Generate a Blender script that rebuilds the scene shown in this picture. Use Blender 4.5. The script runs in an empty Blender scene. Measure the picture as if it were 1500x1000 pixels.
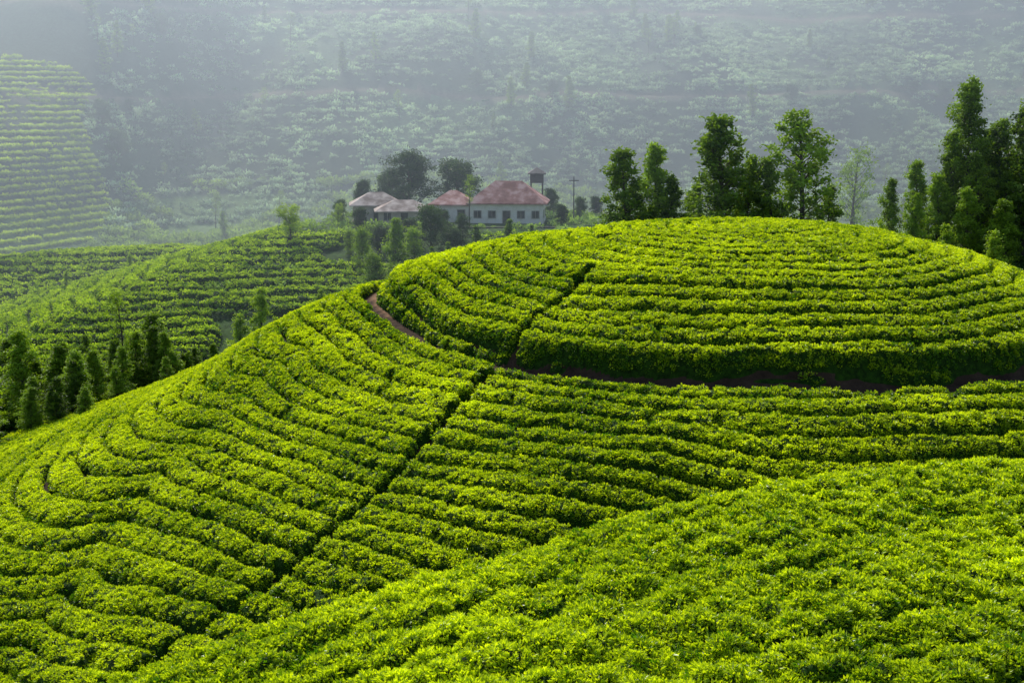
import bpy, math, numpy as np
from mathutils import Vector
rng = np.random.default_rng(7)
scene = bpy.context.scene

# ---------------------------------------------------------------- noise
def hsh(i, j, s):
    i = i.astype(np.int64); j = j.astype(np.int64)
    n = (i*374761393 + j*668265263 + s*1013904223) & 0xffffffff
    n = ((n ^ (n >> 13)) * 1274126177) & 0xffffffff
    n = n ^ (n >> 16)
    return n/4294967295.0
def vn(x, y, s=0):
    xi = np.floor(x); yi = np.floor(y); fx = x-xi; fy = y-yi
    fx = fx*fx*(3-2*fx); fy = fy*fy*(3-2*fy)
    a = hsh(xi, yi, s); b = hsh(xi+1, yi, s); c = hsh(xi, yi+1, s); d = hsh(xi+1, yi+1, s)
    return (a*(1-fx)+b*fx)*(1-fy)+(c*(1-fx)+d*fx)*fy
def fbm(x, y, s=0, o=4):
    r = 0; a = .5; t = 0
    for k in range(o):
        r = r+a*vn(x*2**k+17.3*k, y*2**k-9.1*k, s+k); t += a; a *= .5
    return r/t
def worley(x, y, s=0):
    xi = np.floor(x); yi = np.floor(y); best = np.full(x.shape, 9.)
    for dx in (-1, 0, 1):
        for dy in (-1, 0, 1):
            cx = xi+dx; cy = yi+dy
            px = cx+hsh(cx, cy, s); py = cy+hsh(cx, cy, s+5)
            best = np.minimum(best, np.hypot(x-px, y-py))
    return best
def sst(a, b, x):
    t = np.clip((x-a)/(b-a), 0, 1); return t*t*(3-2*t)
def smax(a, b, k): return .5*(a+b+np.sqrt((a-b)**2+k*k))

# ---------------------------------------------------------------- terrain
def axis_field(x, y, pts, S, E, n=90):
    P = np.array(pts, float); L = np.r_[0, np.cumsum(np.hypot(*np.diff(P, axis=0).T))]
    if np.isscalar(E): E = [E]*len(P)
    t = np.linspace(0, L[-1], n)
    ax = np.interp(t, L, P[:, 0]); ay = np.interp(t, L, P[:, 1]); ss = np.interp(t, L, S); ee = np.interp(t, L, E)
    best = np.full(x.shape, 1e9)
    for a, b, c, e in zip(ax, ay, ss, ee):
        best = np.minimum(best, np.sqrt((x-a)**2+(y-b)**2+e*e)-e+c)
    return best
def s_main(x, y):
    s = axis_field(x, y, [(18, 110), (-8, 108), (-21, 92), (-27, 80), (-30, 68), (-31, 54)], [0, 26, 42.5, 52, 62, 72], [1.5, 2.5, 6, 7, 7, 7])
    return s+1.9*(fbm(x/14, y/14, 3, 2)-.5)*sst(6, 20, s)
RX = [-60, -25, -11.2, -6, -1, 5.6, 12, 18.6, 40, 90]
RY = [26, 33.5, 38, 39, 40.5, 45, 48, 50, 56, 70]
RZ = [-32, -21.2, -17.6, -16.2, -15.0, -14.3, -14.15, -14.35, -15.2, -22]
def rint(x, T): return sum(np.interp(x+o, RX, T)*w for o, w in ((-3, .2), (-1.2, .3), (1.2, .3), (3, .2)))
def v_fg(x, y): return (y-rint(x, RY))*.90
def z_fg(x, y):
    v = v_fg(x, y)
    return rint(x, RZ)-np.where(v > 0, .70*(np.sqrt(v*v+6)-2.45), .11*(np.sqrt(v*v+16)-4))+.5*(fbm(x/7, y/7, 33, 2)-.5)
def s_mid(x, y):
    s = axis_field(x, y, [(-2, 206), (-14, 205), (-31, 190), (-42, 172), (-52, 150)], [0, 3, 16, 28, 44], 3.)
    return s+3*(fbm(x/22, y/22, 8, 2)-.5)
def s_lft(x, y):
    s = axis_field(x, y, [(-52, 214), (-80, 207), (-130, 200)], [3, 6, 14], 5.)
    return s+4*(fbm(x/25, y/25, 9, 2)-.5)
FM = ([0, 5, 10, 16, 21, 24.7, 25.5, 27.7, 40, 46, 70, 120, 400], [-11.1, -11.25, -11.8, -13.2, -14.95, -16.5, -17.7, -18.0, -21.9, -23.9, -33, -48, -90])
def z_main(s, x, y):
    z = np.interp(s, *FM)
    z = z+1.7*np.exp(-((x+10)/12)**2-((y-114)/12)**2)+.9*np.exp(-((x+19)/9)**2-((y-103)/9)**2)
    z = z-3.2*(1-sst(12, 28, v_fg(x, y)))*sst(-12, 0, x)
    z = z-1.4*(1-sst(-31, -15, x))
    return z
FH = ([0, 13, 17, 40, 70, 110, 500], [-18.4, -18.7, -19.8, -26.6, -35.5, -45, -95])
FL = ([0, 40, 500], [-23.6, -35, -160])
def roadz(x, y, lvl): return lvl+10*(fbm(x/60+lvl, y*0+lvl, 70, 2)-.5)
def z_bg(x, y):
    yb = 398-95/(1+np.exp((x+104)/9))+18*np.sin(x/55.)+.05*x
    d = (y-yb)/14.
    r = np.where(d > 20, d, np.log1p(np.exp(np.minimum(d, 20))))*14
    amp = sst(5, 80, r)
    z = -38+.43*r+amp*(32*(fbm(x/85+3, y/160, 21, 3)-.5)+12.0*(fbm(x/22, y/45, 25, 2)-.5))
    for lvl in (27., 2.):
        q = np.clip((z-roadz(x, y, lvl))/2.2, -1, 1)
        z = z-1.2*np.sin(q*np.pi)*(np.abs(q) < 1)
    return z
def terrain(x, y):
    zm = z_main(s_main(x, y), x, y); zf = z_fg(x, y); zh = np.interp(s_mid(x, y), *FH); zl = np.interp(s_lft(x, y), *FL)
    sr = np.hypot((x-62)/1.3, y-158)
    zr = -15.0-.004*sr*sr-.12*sr
    z = smax(zm, zf, .3)
    z = smax(z, zh, 1.)
    z = smax(z, zl, .6)
    z = smax(z, zr, 1.)
    fl = -38+3*(fbm(x/40, y/40, 50, 2)-.5)
    z = smax(z, fl, 3.)
    zb = z_bg(x, y)
    return np.where(y > 235, smax(z, zb, 2.5), z)
def T1(x, y): return float(terrain(np.array([float(x)]), np.array([float(y)]))[0])

# ---------------------------------------------------------------- mesh helpers
def make_mesh(name, co, quads, smooth=True, tint=None, mats=(), midx=None, col=None):
    me = bpy.data.meshes.new(name)
    co = np.asarray(co, np.float32); quads = np.asarray(quads, np.int32)
    me.vertices.add(len(co)); me.vertices.foreach_set('co', co.ravel())
    me.loops.add(quads.size); me.loops.foreach_set('vertex_index', quads.ravel())
    me.polygons.add(len(quads)); me.polygons.foreach_set('loop_start', np.arange(0, quads.size, 4, dtype=np.int32))
    me.update(calc_edges=True)
    me.polygons.foreach_set('use_smooth', np.full(len(quads), smooth, dtype=bool))
    for m in mats: me.materials.append(m)
    if midx is not None: me.polygons.foreach_set('material_index', np.asarray(midx, np.int32))
    if tint is not None:
        a = me.attributes.new('tint', 'FLOAT', 'POINT'); a.data.foreach_set('value', np.asarray(tint, np.float32))
    if col is not None:
        a = me.attributes.new('cover', 'FLOAT_COLOR', 'POINT'); a.data.foreach_set('color', np.asarray(col, np.float32).ravel())
    me.validate(); me.update()
    return me
def add_obj(name, me, parent=None):
    o = bpy.data.objects.new(name, me); scene.collection.objects.link(o)
    if parent: o.parent = parent
    return o
def grid_quads(nx, ny):
    i, j = np.meshgrid(np.arange(nx-1), np.arange(ny-1)); a = (j*nx+i).ravel()
    return np.stack([a, a+1, a+1+nx, a+nx], 1)

# ---------------------------------------------------------------- materials
def new_mat(name):
    m = bpy.data.materials.new(name); m.use_nodes = True; nt = m.node_tree; nt.nodes.clear()
    return m, nt, nt.nodes, nt.links
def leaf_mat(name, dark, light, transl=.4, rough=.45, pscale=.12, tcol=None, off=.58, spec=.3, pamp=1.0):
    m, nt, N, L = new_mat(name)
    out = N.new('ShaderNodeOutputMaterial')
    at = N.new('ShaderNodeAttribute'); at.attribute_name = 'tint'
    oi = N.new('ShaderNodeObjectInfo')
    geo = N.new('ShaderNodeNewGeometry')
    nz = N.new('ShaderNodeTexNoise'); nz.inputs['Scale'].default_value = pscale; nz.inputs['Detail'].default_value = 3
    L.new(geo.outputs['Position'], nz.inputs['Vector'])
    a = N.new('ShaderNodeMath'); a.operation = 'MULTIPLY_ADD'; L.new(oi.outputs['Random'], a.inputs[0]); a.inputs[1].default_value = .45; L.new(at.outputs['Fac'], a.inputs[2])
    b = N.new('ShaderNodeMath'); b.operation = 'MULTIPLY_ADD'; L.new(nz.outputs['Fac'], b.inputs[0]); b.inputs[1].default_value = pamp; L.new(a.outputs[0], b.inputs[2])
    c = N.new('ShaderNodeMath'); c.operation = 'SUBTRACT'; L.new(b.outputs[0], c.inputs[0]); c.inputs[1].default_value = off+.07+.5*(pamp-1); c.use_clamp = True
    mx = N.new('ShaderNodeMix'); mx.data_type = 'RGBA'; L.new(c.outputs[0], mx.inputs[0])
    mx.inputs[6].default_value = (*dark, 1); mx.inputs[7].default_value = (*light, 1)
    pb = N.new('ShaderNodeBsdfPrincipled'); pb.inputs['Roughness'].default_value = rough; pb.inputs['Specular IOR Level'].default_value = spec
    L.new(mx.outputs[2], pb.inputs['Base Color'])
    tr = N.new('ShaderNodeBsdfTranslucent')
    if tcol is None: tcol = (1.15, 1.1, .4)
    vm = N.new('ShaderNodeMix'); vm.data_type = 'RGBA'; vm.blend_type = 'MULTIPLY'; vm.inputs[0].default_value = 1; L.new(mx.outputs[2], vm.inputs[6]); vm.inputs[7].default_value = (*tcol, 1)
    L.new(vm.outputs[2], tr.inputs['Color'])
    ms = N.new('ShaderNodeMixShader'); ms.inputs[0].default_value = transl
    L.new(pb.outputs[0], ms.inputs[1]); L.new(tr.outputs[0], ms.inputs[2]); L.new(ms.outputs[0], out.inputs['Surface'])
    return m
def surf_mat(name, c1, c2, scale=3., rough=.9, bump=.3, spec=.2, bscale=None, detail=5):
    m, nt, N, L = new_mat(name)
    out = N.new('ShaderNodeOutputMaterial'); pb = N.new('ShaderNodeBsdfPrincipled')
    tc = N.new('ShaderNodeTexCoord')
    nz = N.new('ShaderNodeTexNoise'); nz.inputs['Scale'].default_value = scale; nz.inputs['Detail'].default_value = detail; nz.inputs['Roughness'].default_value = .65
    L.new(tc.outputs['Object'], nz.inputs['Vector'])
    cr = N.new('ShaderNodeValToRGB'); cr.color_ramp.elements[0].position = .35; cr.color_ramp.elements[1].position = .65
    cr.color_ramp.elements[0].color = (*c1, 1); cr.color_ramp.elements[1].color = (*c2, 1)
    L.new(nz.outputs['Fac'], cr.inputs[0]); L.new(cr.outputs[0], pb.inputs['Base Color'])
    pb.inputs['Roughness'].default_value = rough; pb.inputs['Specular IOR Level'].default_value = spec
    n2 = N.new('ShaderNodeTexNoise'); n2.inputs['Scale'].default_value = bscale or scale*3; n2.inputs['Detail'].default_value = 4
    L.new(tc.outputs['Object'], n2.inputs['Vector'])
    bp = N.new('ShaderNodeBump'); bp.inputs['Strength'].default_value = bump; bp.inputs['Distance'].default_value = .15
    L.new(n2.outputs['Fac'], bp.inputs['Height']); L.new(bp.outputs[0], pb.inputs['Normal'])
    L.new(pb.outputs[0], out.inputs['Surface'])
    return m

M_tea = leaf_mat('tea_leaf', (.085, .225, .004), (.86, .99, .018), .52, .38, spec=.45, off=.50, pamp=1.15)
M_tea_mid = leaf_mat('tea_leaf_midground', (.09, .21, .015), (.62, .84, .045), .48, .5, off=.52)
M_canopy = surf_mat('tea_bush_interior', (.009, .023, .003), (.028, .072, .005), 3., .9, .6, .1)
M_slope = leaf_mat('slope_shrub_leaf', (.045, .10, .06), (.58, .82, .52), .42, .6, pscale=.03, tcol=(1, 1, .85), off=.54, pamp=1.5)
M_scrub = leaf_mat('scrub_leaf', (.08, .16, .04), (.42, .64, .19), .42, .6, pscale=.05)
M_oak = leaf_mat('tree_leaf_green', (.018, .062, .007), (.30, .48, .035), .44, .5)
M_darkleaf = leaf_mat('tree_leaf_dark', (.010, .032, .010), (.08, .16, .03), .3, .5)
M_lightleaf = leaf_mat('tree_leaf_light', (.09, .19, .015), (.42, .60, .05), .45, .5)
M_bark = surf_mat('bark', (.05, .04, .03), (.13, .11, .09), 6., .9, .5)

m, nt, N, L = new_mat('ground_cover'); M_ground = m
out = N.new('ShaderNodeOutputMaterial'); pb = N.new('ShaderNodeBsdfPrincipled'); at = N.new('ShaderNodeAttribute'); at.attribute_name = 'cover'
tc = N.new('ShaderNodeTexCoord'); nz = N.new('ShaderNodeTexNoise'); nz.inputs['Scale'].default_value = .9; nz.inputs['Detail'].default_value = 8; nz.inputs['Roughness'].default_value = .7
L.new(tc.outputs['Object'], nz.inputs['Vector'])
mr = N.new('ShaderNodeMapRange'); mr.inputs[1].default_value = .3; mr.inputs[2].default_value = .7; mr.inputs[3].default_value = .45; mr.inputs[4].default_value = 1.5
L.new(nz.outputs['Fac'], mr.inputs[0])
vm = N.new('ShaderNodeVectorMath'); vm.operation = 'SCALE'; L.new(at.outputs['Color'], vm.inputs[0]); L.new(mr.outputs[0], vm.inputs['Scale'])
L.new(vm.outputs[0], pb.inputs['Base Color']); pb.inputs['Roughness'].default_value = .95; pb.inputs['Specular IOR Level'].default_value = .1
bp = N.new('ShaderNodeBump'); bp.inputs['Strength'].default_value = .6; bp.inputs['Distance'].default_value = .4
L.new(nz.outputs['Fac'], bp.inputs['Height']); L.new(bp.outputs[0], pb.inputs['Normal']); L.new(pb.outputs[0], out.inputs['Surface'])

# ---------------------------------------------------------------- ground sheet
xs = np.unique(np.round(np.r_[np.arange(-900, -120, 12), np.arange(-120, -46, 2), np.arange(-46, 50, .4), np.arange(50, 130, 2), np.arange(130, 901, 12)], 3))
ys = np.unique(np.round(np.r_[np.arange(-60, 20, 4), np.arange(20, 132, .4), np.arange(132, 235, 1.2), np.arange(235, 620, 3), np.arange(620, 1500, 14)], 3))
X, Y = np.meshgrid(xs, ys); X = X.ravel(); Y = Y.ravel(); Z = terrain(X, Y)
sm = s_main(X, Y)
col = np.zeros((len(X), 4)); col[:, 3] = 1
soil = np.array([.075, .045, .028]); grass = np.array([.045, .09, .018]); slope = np.array([.038, .072, .042]); scrubc = np.array([.10, .18, .06])
g = fbm(X/9, Y/9, 31)[:, None]
col[:, :3] = grass
near = ((Y < 128) & (np.abs(X) < 75))[:, None]
col[:, :3] = np.where(near, soil*.4, col[:, :3])
pathm = ((sm > 24.4) & (sm < 28.6))[:, None]
col[:, :3] = np.where(near & pathm, soil*.75, col[:, :3])
lp = (np.exp(-((X+8.3)/2.6)**2-((Y-112)/8)**2) > .35)[:, None]
col[:, :3] = np.where(near & pathm & lp, np.array([.22, .125, .07]), col[:, :3])
far = (Y > 235)[:, None]
gg = fbm(X/30, Y/45, 37, 3)[:, None]
col[:, :3] = np.where(far, slope*(.5+.8*g)+np.array([.06, .10, .045])*sst(.5, .68, gg), col[:, :3])
mid = ((Y > 232) & (Z < -28))[:, None]
col[:, :3] = np.where(mid, scrubc*(.7+.6*g), col[:, :3])
def on_road(x, y, z, a): return ((np.abs(z-roadz(x, y, 27.)) < a) | (np.abs(z-roadz(x, y, 2.)) < a*.6)) & (y > 300)
road = on_road(X, Y, Z, .6)
col[:, :3] = np.where(road[:, None], np.array([.13, .12, .09]), col[:, :3])
ground = add_obj('terrain_ground', make_mesh('terrain_ground', np.stack([X, Y, Z], 1), grid_quads(len(xs), len(ys)), True, mats=[M_ground], col=col))

# ---------------------------------------------------------------- tea canopy
GAP = np.array([(5.5, 99), (3.7, 95), (1.6, 93), (.2, 90.3), (-1.5, 87.5), (-3.0, 84), (-5.0, 80.5), (-5.9, 77.8), (-8.0, 74.5), (-9.9, 72), (-11.0, 70), (-13.9, 67.4), (-16.5, 65.6), (-19, 63.5)], float)
def dist_poly(x, y, P):
    best = np.full(x.shape, 1e9)
    for (ax, ay), (bx, by) in zip(P[:-1], P[1:]):
        dx, dy = bx-ax, by-ay; t = np.clip(((x-ax)*dx+(y-ay)*dy)/(dx*dx+dy*dy), 0, 1)
        best = np.minimum(best, np.hypot(x-ax-t*dx, y-ay-t*dy))
    return best
def rows(s, x, y, w, H, gw, seed, merge=.35, lump=1.15, wav=.22, lamp=.30):
    q = s/w+wav*(fbm(x/4.5, y/4.5, seed, 3)-.5)*2
    k = np.floor(q); f = q-k; e = np.minimum(f, 1-f)*w
    gwid = gw*(.5+1.0*vn(x/2.3, y/2.3, seed+3))
    depth = merge+(1-merge)*sst(.30, .58, fbm(x/7, y/5, seed+9, 2))
    p = np.clip((e-gwid)/.34, 0, 1); prof = np.sqrt(1-(1-p)**2)
    h = H*(1-depth*(1-prof))
    h = h*(1+.16*(hsh(k, k*0+3, seed)-.5))
    h = h+H*(lamp*(.42-worley(x/lump, y/lump, seed+4)))*(.3+.7*prof)+H*.16*(fbm(x/.6, y/.6, seed+6, 2)-.5)
    hole = sst(.86, .92, vn(x/1.3+31, y/1.3, seed+12))
    return h*(1-.5*hole)
def c_main(x, y):
    s = s_main(x, y)
    h = rows(s+.4+.25*np.sin(x*.31+y*.17), x, y, 1.6, .86, .15, 60, merge=.42, lump=.85, wav=.30, lamp=.26)
    jit = (vn(x/1.3, y/1.3, 77)-.5)
    left = np.exp(-((x+8.5)/3.)**2)
    wid = .40+.50*sst(-6, 3, x)+.18*left
    pm = 1-sst(wid, wid+.35, np.abs(s-26.4)+jit*(.65-.25*left))
    h = h*(1-.22*(1-sst(28.2, 29.6, s))*(s > 27)*sst(-5, 2, x))
    h = h*(1-.40*left*(1-sst(28, 31, s))*(s > 26))
    gm = 1-sst(.18, .52, dist_poly(x, y, GAP)+jit*.4)
    h = h*(1-np.maximum(pm, gm*.95))
    return h*(1-sst(72, 77, s))
def c_fg(x, y):
    v = v_fg(x, y)
    w1 = worley(x/1.15+.3*fbm(x, y, 95, 2), y/1.0, 91); w2 = worley(x/.5, y/.5, 92)
    h = .80+.55*(.38-w1)+.16*(.4-w2)+.14*(fbm(x/.5, y/.5, 97, 2)-.5)+.35*(fbm(x/4, y/4, 98, 2)-.5)
    q = v/1.9+.5*(fbm(x/5, y/5, 99, 2)-.5)*2; f = q-np.floor(q); e = np.minimum(f, 1-f)*1.9
    h = h-.32*(1-sst(.05, .38, e))*sst(.40, .60, fbm(x/3.5+7, y/2.5, 96, 2))
    hole = np.exp(-((x-11.6)/1.1)**2-((y-37.4)/.5)**2)
    return np.maximum(h*(1-sst(.3, .6, hole)), 0)
def c_mid(x, y):
    s = s_mid(x, y)
    h = rows(s, x, y, 2.3, 1.0, .30, 120, merge=.75, lump=1.6, wav=.15)
    bare = sst(.62, .68, fbm(x/14+5, y/14, 140, 2))
    return h*(1-bare)*sst(14.5, 16, s)
def c_lft(x, y):
    s = s_lft(x, y)
    return rows(s, x, y, 2.6, 1.05, .35, 150, merge=.8, lump=1.8, wav=.12)
def canopy(name, cf, x0, x1, y0, y1, st, cond=None):
    xs = np.arange(x0, x1, st); ys = np.arange(y0, y1, st); X, Y = np.meshgrid(xs, ys); X = X.ravel(); Y = Y.ravel()
    z = terrain(X, Y)+cf(X, Y)-.10
    q = grid_quads(len(xs), len(ys))
    if cond is not None:
        ok = cond(X, Y); q = q[ok[q].all(1)]
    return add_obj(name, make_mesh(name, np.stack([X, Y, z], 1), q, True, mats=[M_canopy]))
ZM = lambda x, y: z_main(s_main(x, y), x, y)
cond_main = lambda x, y: (ZM(x, y) > z_fg(x, y)) & (ZM(x, y) > -36)
cond_fg = lambda x, y: (ZM(x, y) <= z_fg(x, y)) & (v_fg(x, y) < 13)
cond_mid = lambda x, y: (terrain(x, y) < np.interp(s_mid(x, y), *FH)+.6) & (s_mid(x, y) > 14)
cond_lft = lambda x, y: (terrain(x, y) < np.interp(s_lft(x, y), *FL)+.6)

# ---------------------------------------------------------------- instancing
def leaves(centers, n_dirs, length, width, tint, fold=.25):
    n = len(centers); d = n_dirs/np.linalg.norm(n_dirs, axis=1)[:, None]
    r = rng.normal(size=(n, 3)); side = np.cross(d, r); side /= np.linalg.norm(side, axis=1)[:, None]
    up = np.cross(side, d)
    L_ = length[:, None]; W_ = width[:, None]
    b = centers; t = centers+d*L_; m1 = centers+d*L_*.5+side*W_*.5+up*W_*fold; m2 = centers+d*L_*.5-side*W_*.5+up*W_*fold
    co = np.stack([b, m1, t, m2], 1).reshape(-1, 3)
    return co, np.arange(4*n).reshape(-1, 4), np.repeat(tint, 4)
def clump_mesh(name, n, R, ll, lw, mat, flat=.5, ball=False, shade=0.):
    az = rng.uniform(0, 2*np.pi, n)
    if ball:
        v = rng.normal(size=(n, 3)); v /= np.linalg.norm(v, axis=1)[:, None]; v[:, 2] = np.abs(v[:, 2])
        rad = rng.uniform(.55, 1, n)[:, None]*R; c = v*rad*np.array([1, 1, flat]); d = v+rng.normal(size=(n, 3))*.6
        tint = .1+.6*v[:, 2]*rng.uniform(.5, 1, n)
    else:
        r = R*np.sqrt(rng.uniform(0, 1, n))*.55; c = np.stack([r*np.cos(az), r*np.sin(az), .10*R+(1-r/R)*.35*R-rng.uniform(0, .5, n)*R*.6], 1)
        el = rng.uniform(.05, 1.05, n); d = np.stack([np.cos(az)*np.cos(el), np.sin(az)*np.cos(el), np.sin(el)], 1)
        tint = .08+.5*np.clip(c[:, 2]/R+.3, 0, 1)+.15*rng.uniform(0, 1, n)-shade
    co, q, ti = leaves(c, d, ll*rng.uniform(.7, 1.2, n), lw*rng.uniform(.8, 1.2, n), tint)
    return make_mesh(name, co, q, False, tint=ti, mats=[mat])
def clump_coll(name, k, *a, kd=0, **kw):
    c = bpy.data.collections.new(name)
    for i in range(k+kd):
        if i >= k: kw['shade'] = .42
        o = bpy.data.objects.new('%s_%s' % (name, 'abcdefghij'[i]), clump_mesh(name, *a, **kw)); c.objects.link(o)
    return c
def scatter_obj(name, P, rot, scl, idx, coll):
    me = bpy.data.meshes.new(name); me.vertices.add(len(P)); me.vertices.foreach_set('co', P.astype(np.float32).ravel())
    a = me.attributes.new('rot', 'FLOAT_VECTOR', 'POINT'); a.data.foreach_set('vector', rot.astype(np.float32).ravel())
    a = me.attributes.new('scl', 'FLOAT', 'POINT'); a.data.foreach_set('value', scl.astype(np.float32))
    a = me.attributes.new('vid', 'INT', 'POINT'); a.data.foreach_set('value', idx.astype(np.int32))
    o = add_obj(name, me)
    ng = bpy.data.node_groups.new(name+'_scatter', 'GeometryNodeTree')
    ng.interface.new_socket('Geometry', in_out='INPUT', socket_type='NodeSocketGeometry')
    ng.interface.new_socket('Geometry', in_out='OUTPUT', socket_type='NodeSocketGeometry')
    N = ng.nodes; L = ng.links
    gi = N.new('NodeGroupInput'); go = N.new('NodeGroupOutput'); ip = N.new('GeometryNodeInstanceOnPoints')
    ci = N.new('GeometryNodeCollectionInfo'); ci.inputs['Collection'].default_value = coll; ci.inputs['Separate Children'].default_value = True; ci.inputs['Reset Children'].default_value = True
    def attr(nm, ty):
        n = N.new('GeometryNodeInputNamedAttribute'); n.data_type = ty; n.inputs['Name'].default_value = nm; return n.outputs['Attribute']
    L.new(gi.outputs[0], ip.inputs['Points']); L.new(ci.outputs[0], ip.inputs['Instance']); ip.inputs['Pick Instance'].default_value = True
    L.new(attr('vid', 'INT'), ip.inputs['Instance Index'])
    e2r = N.new('FunctionNodeEulerToRotation'); L.new(attr('rot', 'FLOAT_VECTOR'), e2r.inputs[0]); L.new(e2r.outputs[0], ip.inputs['Rotation'])
    L.new(attr('scl', 'FLOAT'), ip.inputs['Scale']); L.new(ip.outputs[0], go.inputs[0])
    md = o.modifiers.new('scatter', 'NODES'); md.node_group = ng
    return o
def euler_from(nx, ny, nz, spin):
    a = np.arctan2(np.hypot(nx, ny), nz); b = np.arctan2(ny, nx)
    ca, sa, cb, sb, cs, ss = np.cos(a), np.sin(a), np.cos(b), np.sin(b), np.cos(spin), np.sin(spin)
    r00 = cb*ca*cs-sb*ss; r10 = sb*ca*cs+cb*ss; r20 = -sa*cs; r21 = sa*ss; r22 = ca
    return np.stack([np.arctan2(r21, r22), np.arcsin(np.clip(-r20, -1, 1)), np.arctan2(r10, r00)], 1)
def scatter_canopy(name, cf, x0, x1, y0, y1, dens, cond, coll, k, kd, H, smin, smax_, minh=.22):
    n = int((x1-x0)*(y1-y0)*dens*1.9)
    x = rng.uniform(x0, x1, n); y = rng.uniform(y0, y1, n)
    ok = cond(x, y); x = x[ok]; y = y[ok]
    h = cf(x, y); ok = h > minh; x = x[ok]; y = y[ok]; h = h[ok]
    d = .10; base = terrain(x, y); z = base+h
    gx = (terrain(x+d, y)+cf(x+d, y)-z)/d; gy = (terrain(x, y+d)+cf(x, y+d)-z)/d
    gx = np.clip(gx, -3, 3); gy = np.clip(gy, -3, 3)
    sl = np.sqrt(1+gx*gx+gy*gy); ok = rng.uniform(0, 1, len(x)) < np.minimum(sl, 3)/1.9/1.2
    x, y, z, gx, gy, h, sl = (v[ok] for v in (x, y, z, gx, gy, h, sl))
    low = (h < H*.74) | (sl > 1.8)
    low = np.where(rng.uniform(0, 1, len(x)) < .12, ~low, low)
    gx = gx*.6+rng.normal(0, .25, len(x)); gy = gy*.6+rng.normal(0, .25, len(x))
    P = np.stack([x, y, z-.08+rng.uniform(-.03, .05, len(x))], 1)
    R = euler_from(-gx, -gy, np.ones(len(x)), rng.uniform(0, 6.283, len(x)))
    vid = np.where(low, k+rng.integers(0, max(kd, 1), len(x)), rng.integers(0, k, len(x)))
    return scatter_obj(name, P, R, rng.uniform(smin, smax_, len(x)), vid, coll)

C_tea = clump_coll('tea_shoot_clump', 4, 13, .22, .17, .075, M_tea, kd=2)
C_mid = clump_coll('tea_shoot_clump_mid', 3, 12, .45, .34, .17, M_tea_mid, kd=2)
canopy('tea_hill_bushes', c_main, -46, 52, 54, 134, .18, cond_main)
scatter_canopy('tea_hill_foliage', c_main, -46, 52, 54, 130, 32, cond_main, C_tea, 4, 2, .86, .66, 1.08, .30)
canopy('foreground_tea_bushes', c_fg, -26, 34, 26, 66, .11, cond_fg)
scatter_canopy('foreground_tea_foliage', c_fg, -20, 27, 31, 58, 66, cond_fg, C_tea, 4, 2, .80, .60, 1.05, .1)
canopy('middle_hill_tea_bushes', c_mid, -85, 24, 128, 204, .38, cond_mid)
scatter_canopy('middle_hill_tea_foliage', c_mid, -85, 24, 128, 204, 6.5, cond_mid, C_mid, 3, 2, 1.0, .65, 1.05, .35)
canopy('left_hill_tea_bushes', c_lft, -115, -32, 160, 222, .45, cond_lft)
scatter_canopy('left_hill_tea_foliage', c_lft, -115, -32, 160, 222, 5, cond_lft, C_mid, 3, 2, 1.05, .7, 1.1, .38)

# ---------------------------------------------------------------- far slope vegetation
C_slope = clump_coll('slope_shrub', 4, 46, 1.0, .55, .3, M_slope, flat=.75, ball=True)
C_scrub = clump_coll('scrub_bush', 3, 90, 1.6, .6, .34, M_scrub, flat=.8, ball=True)
C_parcel = clump_coll('terrace_tea_bush', 3, 34, .9, .5, .3, M_tea_mid, flat=.7, ball=True)
def in_parcel(x, y): return (x < -88-(y-300)*.284+3*np.sin(y/9.)) & (y > 262)
def far_scatter(name, n, xr, yr, cond, coll, k, s0, s1, snap=None, jit=.3):
    x = rng.uniform(*xr, n); y = rng.uniform(*yr, n); z = terrain(x, y)
    if snap:
        for _ in range(2):
            d = .5; gx = (terrain(x+d, y)-z)/d; gy = (terrain(x, y+d)-z)/d; g2 = gx*gx+gy*gy+.01
            tgt = np.round(z/snap)*snap; st = np.clip((tgt-z)/g2, -8, 8); x = x+gx*st*(1-jit*rng.uniform(0, 1, n)); y = y+gy*st*(1-jit*rng.uniform(0, 1, n)); z = terrain(x, y)
    ok = cond(x, y, z); x, y, z = x[ok], y[ok], z[ok]; m = len(x)
    R = np.stack([rng.normal(0, .15, m), rng.normal(0, .15, m), rng.uniform(0, 6.28, m)], 1)
    return scatter_obj(name, np.stack([x, y, z-.1], 1), R, s0+(s1-s0)*rng.uniform(0, 1, m)**1.8, rng.integers(0, k, m), coll)
dens = lambda x, y: rng.uniform(0, 1, len(x)) < .04+2.4*fbm(x/17, y/20, 200, 4)**2.5
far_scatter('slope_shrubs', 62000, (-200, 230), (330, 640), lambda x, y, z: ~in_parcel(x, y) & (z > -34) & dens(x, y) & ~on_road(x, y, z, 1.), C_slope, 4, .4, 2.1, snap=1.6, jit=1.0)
far_scatter('terraced_tea_field', 16000, (-190, -80), (262, 400), lambda x, y, z: in_parcel(x, y) & (z > -37), C_parcel, 3, .7, 1.3, snap=1.5, jit=.4)
far_scatter('valley_scrub', 8000, (-150, 200), (215, 420), lambda x, y, z: (z < -25) & ~in_parcel(x, y) & (s_lft(x, y) > 20) & (fbm(x/20, y/20, 300, 2) > .36), C_scrub, 3, .6, 2.0)
far_scatter('hilltop_scrub', 1300, (22, 110), (126, 190), lambda x, y, z: (fbm(x/8, y/8, 310, 2) > .36) & (s_main(x, y) > 30), C_scrub, 3, .45, 1.2)
far_scatter('knoll_scrub', 1200, (-40, 30), (165, 222), lambda x, y, z: (fbm(x/8, y/8, 320, 2) > .42) & ~((np.abs(x+9) < 15) & (np.abs(y-205) < 10)), C_scrub, 3, .3, .9)

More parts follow.
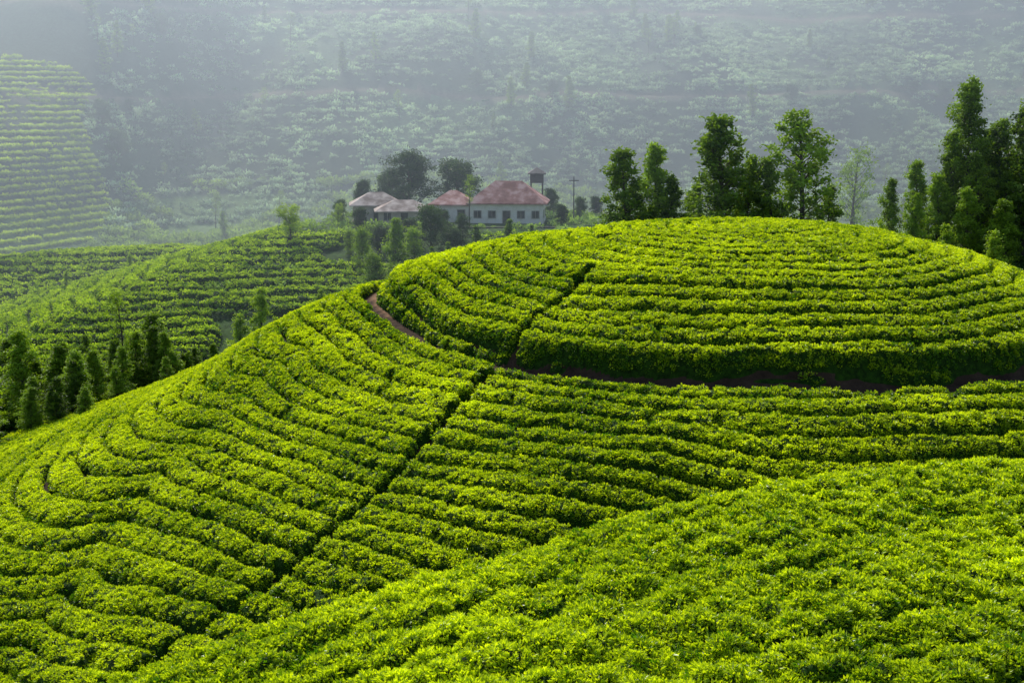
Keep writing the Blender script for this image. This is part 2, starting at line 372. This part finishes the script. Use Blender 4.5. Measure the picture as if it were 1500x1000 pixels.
# ---------------------------------------------------------------- trees
def tube(p0, p1, r0, r1, ns=6, mid=None):
    pts = [np.array(p0, float), np.array(p1, float)] if mid is None else [np.array(p0, float), np.array(mid, float), np.array(p1, float)]
    rs = [r0, r1] if mid is None else [r0, (r0+r1)/2, r1]
    co = []; q = []
    d = pts[-1]-pts[0]; d /= np.linalg.norm(d); a = np.cross(d, [0.3, 1, .2]); a /= np.linalg.norm(a); b = np.cross(d, a)
    for k, (p, r) in enumerate(zip(pts, rs)):
        for i in range(ns):
            t = 2*np.pi*i/ns; co.append(p+r*(a*np.cos(t)+b*np.sin(t)))
        if k:
            for i in range(ns):
                j = (i+1) % ns; q.append([(k-1)*ns+i, (k-1)*ns+j, k*ns+j, k*ns+i])
    return co, q
def tree_mesh(name, H, W, kind, ncl, per, leaf, blob, bare, mat, seed):
    r = np.random.default_rng(seed)
    co = []; q = []
    bend = r.normal(0, .03*H, 2)
    tr = lambda f: np.array([bend[0]*f*f+.1*math.sin(f*7+seed), bend[1]*f*f, f*H])
    fs = np.linspace(0, .97, 9); R0 = .012*H+.07
    for f0, f1 in zip(fs[:-1], fs[1:]):
        c, qq = tube(tr(f0)-np.array([0, 0, .4 if f0 == 0 else 0]), tr(f1), R0*(1-f0)**.8+.02, R0*(1-f1)**.8+.02, 7)
        q += [[v+len(co) for v in k] for k in qq]; co += c
    def env(f):
        g = (f-bare)/(1-bare)
        if kind == 'cone': return W*(min(1, g*3.2+.3))*(1-g)**.8+.10*W
        if kind == 'oval': return W*math.sqrt(max(0, 1-(2*g-.9)**2*.8))
        if kind == 'round': return W*math.sqrt(max(.05, 1-(1.6*g-.6)**2))
        return W*(.25+.75*math.sin(min(1, g)*math.pi*.75))
    lobes = r.uniform(.35, 1.35, (9, 6))
    LC = []; LT = []
    for i in range(ncl):
        f = bare+(1-bare)*((i+r.uniform(0, 1))/ncl)**(.95 if kind == 'cone' else .8); f = min(f, .985)
        az = r.uniform(0, 2*np.pi)+i*2.4
        lob = lobes[int(f*8.99), int((az % 6.283)/6.284*6)]
        rr = env(f)*lob*r.uniform(.4, 1.0)
        p = tr(f)+np.array([math.cos(az)*rr, math.sin(az)*rr, r.uniform(-.1, .5)*blob+.15*rr])
        fb = max(bare*.6, f-rr*.55/H-.02); b0 = tr(fb)
        c, qq = tube(b0, p, .02+.05*rr*.35, .015, 4, mid=(b0+p)/2+np.array([0, 0, -.08*rr]))
        q += [[v+len(co) for v in k] for k in qq]; co += c
        n = int(per*r.uniform(.4, 1.4)); bs = blob*r.uniform(.5, 1.3)*(1-.4*(f if kind == 'cone' else 0))
        v = r.normal(size=(n, 3))*np.array([1, 1, .7])*bs*.5+np.array([0, 0, .12*bs])
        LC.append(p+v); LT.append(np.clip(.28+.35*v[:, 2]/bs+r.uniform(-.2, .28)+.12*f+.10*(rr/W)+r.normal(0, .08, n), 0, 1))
    nb = len(q); LC = np.concatenate(LC); LT = np.concatenate(LT); n = len(LC)
    d = r.normal(size=(n, 3)); d[:, 2] -= .2
    lc, lq, lt = leaves(LC, d, leaf*r.uniform(.7, 1.3, n), leaf*.58*r.uniform(.8, 1.2, n), LT)
    nc = len(co); CO = np.concatenate([np.array(co), lc]); Q = np.concatenate([np.array(q), lq+nc])
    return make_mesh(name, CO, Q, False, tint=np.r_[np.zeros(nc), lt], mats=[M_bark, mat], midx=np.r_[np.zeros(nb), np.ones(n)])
VAR = {
 'oakA': tree_mesh('silver_oak_a', 15, 3.3, 'cone', 150, 62, .36, .90, .10, M_oak, 1),
 'oakB': tree_mesh('silver_oak_b', 15, 3.3, 'cone', 130, 62, .36, .95, .16, M_oak, 21),
 'oakC': tree_mesh('silver_oak_c', 15, 2.9, 'cone', 110, 60, .36, .85, .12, M_oak, 3),
 'tall': tree_mesh('silver_oak_tall', 20, 4.2, 'cone', 190, 66, .38, 1.15, .15, M_oak, 4),
 'twin': tree_mesh('silver_oak_sparse', 16, 3.9, 'cone', 95, 60, .36, 1.0, .30, M_oak, 15),
 'thin': tree_mesh('eucalyptus', 15, 2.4, 'oval', 30, 35, .32, .9, .45, M_oak, 6),
 'coneS': tree_mesh('small_cypress', 8, 1.9, 'cone', 90, 70, .28, .7, .03, M_oak, 7),
 'coneS2': tree_mesh('small_cypress_b', 8, 2.4, 'round', 90, 70, .28, .85, .05, M_oak, 8),
 'broad': tree_mesh('broadleaf', 10, 4.2, 'round', 110, 80, .36, 1.2, .2, M_darkleaf, 9),
 'broad2': tree_mesh('broadleaf_b', 9, 3.8, 'round', 100, 80, .36, 1.1, .15, M_darkleaf, 10),
 'light': tree_mesh('albizia', 8.5, 3.4, 'umb', 52, 55, .32, .9, .3, M_lightleaf, 11),
 'lightcone': tree_mesh('young_oak', 8, 2.0, 'cone', 70, 55, .28, .7, .08, M_lightleaf, 12),
}
BH = dict(oakA=15, oakB=15, oakC=15, tall=20, twin=16, thin=15, coneS=8, coneS2=8, broad=10, broad2=9, light=8.5, lightcone=8)
def plant(name, var, x, y, ztop, wide=1., rz=None):
    zb = T1(x, y); h = max(ztop-zb, 3.)
    o = add_obj(name, VAR[var]); o.location = (x, y, zb-.1); s = h/BH[var]
    w = wide*s; o.scale = (w, w, s); o.rotation_euler = (0, 0, rng.uniform(0, 6.28) if rz is None else rz)
oaks = [
 ('oakA', 12, 150, -6.5, 1.15), ('oakB', 15.3, 152, -6, .95), ('oakC', 17.5, 149, -9, 1.1), ('oakC', 19.5, 153, -10.2, 1.1), ('oakA', 22, 150, -3.2, 1.3), ('oakB', 24.8, 151, -7.2, .95),
 ('twin', 30.8, 150, -2.6, 1.25), ('oakC', 27.9, 150, -7.2, 1.1), ('oakC', 33.6, 152, -10.2, 1.),
 ('oakB', 39.6, 150, -9.3, .95), ('oakA', 43, 151, -7.6, 1.), ('oakB', 45.3, 148, -4.6, .9),
 ('tall', 47.8, 150, .8, 1.0), ('oakB', 50.2, 152, -4.2, 1.1), ('oakA', 53.2, 148, -2.2, 1.2), ('tall', 56.8, 154, 1.2, 1.0), ('oakB', 41.5, 146, -10.6, .9), ('oakC', 51, 146, -8.4, 1.3), ('oakB', 55, 143, -8.8, 1.2),
 ('oakB', 46, 143, -9.8, 1.3), ('oakB', 49, 141, -10.8, 1.4), ('oakB', 52.5, 139, -11.5, 1.4), ('oakA', 44, 147, -8.8, 1.1), ('oakB', 51.8, 152, -3.4, 1.1), ('oakA', 55.5, 149, -3.0, 1.1), ('oakC', 48.5, 147, -6.5, 1.2)]
for i in range(46):
    y = 118+26*rng.uniform(); x = -29-23*rng.uniform()
    oaks.append((['oakA', 'oakB', 'oakC'][i % 3], x, y, -26.3+4.6*rng.uniform()**1.3-.03*(144-y), 1.35))
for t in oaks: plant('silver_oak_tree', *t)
for t in [('thin', 54.7, 230, -9.5, .9), ('thin', -38.5, 139, -19.8, .8), ('thin', -5.8, 194, -11.3, .8), ('thin', 57, 236, -12, .9)]:
    plant('eucalyptus_tree', *t)
for t in [('coneS', -14.4, 176, -15.8, 1.1), ('coneS2', -18.7, 177, -17.2, .9), ('coneS', -4.5, 179, -16.9, 1.), ('coneS', -.4, 180, -16.2, .9), ('coneS', -8, 176, -18.6, .9), ('coneS', -15.5, 163, -21.8, .8), ('coneS2', -12.3, 178, -17.3, 1.1), ('coneS', -9.8, 174, -19.0, .9), ('coneS2', -20.8, 183, -18.2, 1.1), ('coneS2', -16.4, 170, -19.6, 1.2), ('coneS2', -13.2, 168, -20.6, 1.2), ('coneS', 2.6, 184, -17.2, .9), ('coneS2', -6.2, 174, -19.2, 1.1)]:
    plant('cypress_tree', *t)
for t in [('broad', -15.4, 213, -9.6, 1.05), ('broad2', -8.2, 213, -10.6, 1.1), ('broad2', -10.5, 184, -14.9, .9), ('broad', -6.5, 187, -16.2, .8), ('broad2', 5.8, 212, -14.5, .8), ('broad2', 9.8, 205, -15.2, .8), ('broad2', -22.5, 215, -13.5, .7), ('broad2', -20.5, 192, -17.4, 1.), ('broad2', 6.8, 196, -16.6, .9), ('broad2', -13.5, 188, -16.8, 1.1), ('broad', -18.5, 215, -12.2, .8), ('broad2', 12.5, 212, -15.6, .9), ('broad2', -17.2, 184, -17.4, 1.1), ('broad2', -7.6, 181, -17.4, 1.1), ('broad2', -24.5, 203, -15.4, .9), ('broad', -9.2, 190, -16.2, .9)]:
    plant('broadleaf_tree', *t)
for t in [('light', -29, 186, -15, 1.1), ('lightcone', -26.6, 149, -21.0, 1.1), ('lightcone', -28.8, 148, -23.4, 1.2), ('lightcone', -21.5, 158, -22.2, 1.1), ('light', -24, 196, -16.2, .7), ('lightcone', 38, 146, -13.5, .8), ('lightcone', -60, 190, -24, 1.), ('lightcone', -53, 196, -23, 1.), ('lightcone', 42.5, 139, -13.2, 1.1), ('lightcone', 46.5, 137, -13.6, 1.1)]:
    plant('young_shade_tree', *t)
C_far = bpy.data.collections.new('distant_tree')
for k in ('oakA', 'oakC', 'broad', 'thin'):
    C_far.objects.link(bpy.data.objects.new('distant_tree_'+k, VAR[k]))
n = 2200; x = rng.uniform(-230, 260, n); y = rng.uniform(330, 720, n); z = terrain(x, y)
pr = .15+.9*((z > 30) & (z < 48))+.5*(z > 48)+.9*((x < -98) & (z > 4) & ~in_parcel(x, y+15))+.25*(z < -30)
pr = pr*sst(.35, .6, fbm(x/30, y/30, 410, 2))*1.5
ok = (rng.uniform(0, 1, n) < pr) & ~in_parcel(x, y); x, y, z = x[ok], y[ok], z[ok]
scatter_obj('distant_trees', np.stack([x, y, z-.3], 1), np.stack([x*0, x*0, rng.uniform(0, 6.28, len(x))], 1), rng.uniform(.28, .75, len(x)), rng.integers(0, 4, len(x)), C_far)

# ---------------------------------------------------------------- buildings
M_wall = surf_mat('whitewashed_wall', (.70, .65, .58), (.85, .82, .76), 1.2, .85, .1)
M_wall2 = surf_mat('shadowed_beige_wall', (.36, .31, .26), (.58, .52, .44), 1.2, .85, .1)  # mottled dark beige, with the shadow on the quarters walls put into the colour
M_dark = surf_mat('window_glass', (.02, .022, .025), (.04, .045, .05), 2., .25, 0., .5)
M_frame = surf_mat('painted_timber', (.32, .28, .24), (.45, .42, .38), 4., .6, .1)
M_stone = surf_mat('plinth_stone', (.10, .085, .07), (.2, .17, .14), 2.5, .9, .5)
M_tank = surf_mat('weathered_metal', (.05, .05, .055), (.12, .11, .11), 2., .6, .2)
def roof_mat(name, c1, c2, c3):
    m, nt, N, L = new_mat(name); out = N.new('ShaderNodeOutputMaterial'); pb = N.new('ShaderNodeBsdfPrincipled'); tc = N.new('ShaderNodeTexCoord')
    nz = N.new('ShaderNodeTexNoise'); nz.inputs['Scale'].default_value = .8; nz.inputs['Detail'].default_value = 6; L.new(tc.outputs['Object'], nz.inputs['Vector'])
    cr = N.new('ShaderNodeValToRGB'); e = cr.color_ramp.elements; e[0].position = .38; e[0].color = (*c1, 1); e[1].position = .64; e[1].color = (*c3, 1); k = e.new(.5); k.color = (*c2, 1)
    L.new(nz.outputs['Fac'], cr.inputs[0]); L.new(cr.outputs[0], pb.inputs['Base Color']); pb.inputs['Roughness'].default_value = .75; pb.inputs['Specular IOR Level'].default_value = .25
    wv = N.new('ShaderNodeTexWave'); wv.inputs['Scale'].default_value = 2.0; L.new(tc.outputs['Object'], wv.inputs['Vector'])
    bp = N.new('ShaderNodeBump'); bp.inputs['Strength'].default_value = .5; bp.inputs['Distance'].default_value = .05; L.new(wv.outputs['Fac'], bp.inputs['Height']); L.new(bp.outputs[0], pb.inputs['Normal'])
    L.new(pb.outputs[0], out.inputs['Surface']); return m
M_roofR = roof_mat('corrugated_roof_red', (.22, .08, .065), (.36, .16, .135), (.52, .33, .30))
M_roofP = roof_mat('corrugated_roof_pale', (.18, .13, .11), (.30, .24, .21), (.50, .43, .39))
def pyobj(name, verts, faces, mat, parent):
    me = bpy.data.meshes.new(name); me.from_pydata(verts, [], faces); me.materials.append(mat); me.update(); return add_obj(name, me, parent)
def boxes(name, lst, mat, parent):
    V = []; F = []
    for (x0, x1, y0, y1, z0, z1) in lst:
        b = len(V); V += [(x0, y0, z0), (x1, y0, z0), (x1, y1, z0), (x0, y1, z0), (x0, y0, z1), (x1, y0, z1), (x1, y1, z1), (x0, y1, z1)]
        F += [[b+i for i in f] for f in ((0, 3, 2, 1), (4, 5, 6, 7), (0, 1, 5, 4), (1, 2, 6, 5), (2, 3, 7, 6), (3, 0, 4, 7))]
    return pyobj(name, V, F, mat, parent)
def hip(name, x0, x1, y0, y1, ze, zr, mat, parent, ov=.6):
    x0 -= ov; x1 += ov; y0 -= ov; y1 += ov; h = min(x1-x0, y1-y0)/2; ym = (y0+y1)/2; th = .14
    if x1-x0 >= y1-y0: r0 = (x0+h, ym, zr); r1 = (x1-h, ym, zr)
    else: xm = (x0+x1)/2; r0 = (xm, y0+h, zr); r1 = (xm, y1-h, zr)
    V = [(x0, y0, ze), (x1, y0, ze), (x1, y1, ze), (x0, y1, ze), r0, r1, (x0, y0, ze-th), (x1, y0, ze-th), (x1, y1, ze-th), (x0, y1, ze-th)]
    if x1-x0 >= y1-y0: F = [[0, 1, 5, 4], [1, 2, 5], [2, 3, 4, 5], [3, 0, 4]]
    else: F = [[0, 1, 4], [1, 2, 5, 4], [2, 3, 5], [3, 0, 4, 5]]
    F += [[6, 7, 1, 0], [7, 8, 2, 1], [8, 9, 3, 2], [9, 6, 0, 3], [9, 8, 7, 6]]
    return pyobj(name, V, F, mat, parent)
def house(name, loc, rz, blocks, wallm):
    e = bpy.data.objects.new(name, None); scene.collection.objects.link(e); e.location = loc; e.rotation_euler = (0, 0, rz)
    for i, (x0, x1, y0, y1, wh, rh, rm) in enumerate(blocks):
        boxes('plinth', [(x0-.15, x1+.15, y0-.15, y1+.15, -1.2, .35)], M_stone, e)
        boxes('walls', [(x0, x1, y0, y1, .36, wh)], wallm, e)
        hip('roof', x0, x1, y0, y1, wh+.05, wh+rh, rm, e)
        win = []; fr = []; nw = max(2, int((x1-x0)/1.9)); st = (x1-x0)/nw
        for k in range(nw):
            cx = x0+st*(k+.5)
            if k == nw//2:
                fr.append((cx-.6, cx+.6, y0-.05, y0-.004, .36, 2.2)); win.append((cx-.48, cx+.48, y0-.075, y0-.054, .40, 2.12))
            else:
                fr.append((cx-.58, cx+.58, y0-.06, y0-.004, 1.05, 2.2))
                win.append((cx-.48, cx-.03, y0-.08, y0-.064, 1.15, 2.12)); win.append((cx+.03, cx+.48, y0-.08, y0-.064, 1.15, 2.12))
        for k in range(2):
            cy = y0+(y1-y0)*(k+.5)/2
            for xx, sg in ((x0, -1), (x1, 1)):
                a, b = sorted((xx+sg*.004, xx+sg*.06)); fr.append((a, b, cy-.58, cy+.58, 1.05, 2.2))
                a, b = sorted((xx+sg*.064, xx+sg*.08)); win.append((a, b, cy-.48, cy+.48, 1.15, 2.12))
        boxes('window_frames', fr, M_frame, e); boxes('window_panes', win, M_dark, e)
    return e
zb = -18.75
house('estate_bungalow', (-3.2, 200.5, zb), math.radians(-5), [(-2.6, 7.6, -.8, 5.6, 3.15, 3.0, M_roofR), (-8.2, -2.65, .4, 5.0, 2.85, 1.9, M_roofR)], M_wall)
house('estate_quarters', (-17.4, 201.5, zb), math.radians(7), [(-5.0, 1.6, 0, 4.6, 2.75, 1.75, M_roofP), (-1.6, 5.4, -5.2, -.9, 2.3, 1.45, M_roofP)], M_wall2)
e = bpy.data.objects.new('water_tower', None); scene.collection.objects.link(e); e.location = (3.7, 213, zb)
boxes('posts', [(sx*.85-.11, sx*.85+.11, sy*.85-.11, sy*.85+.11, -1, 5.2) for sx in (-1, 1) for sy in (-1, 1)], M_tank, e)
boxes('braces', [(-.74, .74, sy*.85-.05, sy*.85+.05, z, z+.12) for sy in (-1, 1) for z in (1.6, 3.4)]+[(sx*.85-.05, sx*.85+.05, -.74, .74, z, z+.12) for sx in (-1, 1) for z in (1.6, 3.4)], M_tank, e)
boxes('tank', [(-1.0, 1.0, -1.0, 1.0, 5.21, 6.5)], M_tank, e)
hip('tower_roof', -1.0, 1.0, -1.0, 1.0, 6.65, 7.5, M_tank, e, .35)
e = bpy.data.objects.new('utility_pole', None); scene.collection.objects.link(e); e.location = (8.8, 203, T1(8.8, 203))
c, q = tube((0, 0, -.5), (0, 0, 6.4), .11, .07, 8); o = add_obj('pole', make_mesh('pole', c, q, True, mats=[M_tank]), e)
boxes('crossarm', [(-.7, .7, -.05, .05, 5.8, 5.92)], M_tank, e)
boxes('garden_wall', [(-23, 8, 193.6, 193.9, -21, -18.3)], M_stone, None)

# ---------------------------------------------------------------- haze
m, nt, N, L = new_mat('valley_haze'); out = N.new('ShaderNodeOutputMaterial'); vs = N.new('ShaderNodeVolumeScatter')
vs.inputs['Color'].default_value = (.68, .84, 1, 1); vs.inputs['Density'].default_value = .0020; vs.inputs['Anisotropy'].default_value = .6
L.new(vs.outputs[0], out.inputs['Volume'])
hz = boxes('valley_haze', [(-500, 500, 140, 800, -60, 56)], m, None)

# ---------------------------------------------------------------- light
el = math.radians(42); az_from = Vector((-.36, .933, 0)).normalized()
Ldir = Vector((az_from.x*math.cos(el), az_from.y*math.cos(el), math.sin(el)))
sd = bpy.data.lights.new('sun', 'SUN'); sd.energy = 5.0; sd.angle = math.radians(.5); sd.color = (1, .97, .92)
so = bpy.data.objects.new('sun', sd); scene.collection.objects.link(so); so.rotation_euler = (-Ldir).to_track_quat('-Z', 'Y').to_euler(); so.location = (-60, 60, 90)
w = bpy.data.worlds.new('World'); scene.world = w; w.use_nodes = True; N = w.node_tree.nodes; L = w.node_tree.links
sky = N.new('ShaderNodeTexSky'); sky.sky_type = 'NISHITA'; sky.sun_disc = False; sky.sun_elevation = el; sky.sun_rotation = math.atan2(az_from.x, az_from.y)
bg = N.get('Background'); bg.inputs['Strength'].default_value = .15; L.new(sky.outputs[0], bg.inputs['Color'])
cam = bpy.data.cameras.new('camera'); cam.lens = 50; cam.sensor_width = 36; cam.clip_end = 3000; cam.clip_start = .5
co = bpy.data.objects.new('camera', cam); scene.collection.objects.link(co); co.location = (0, 0, 0); co.rotation_euler = (math.radians(80), 0, 0); scene.camera = co
scene.view_settings.view_transform = 'Standard'; scene.view_settings.look = 'None'; scene.view_settings.exposure = 0
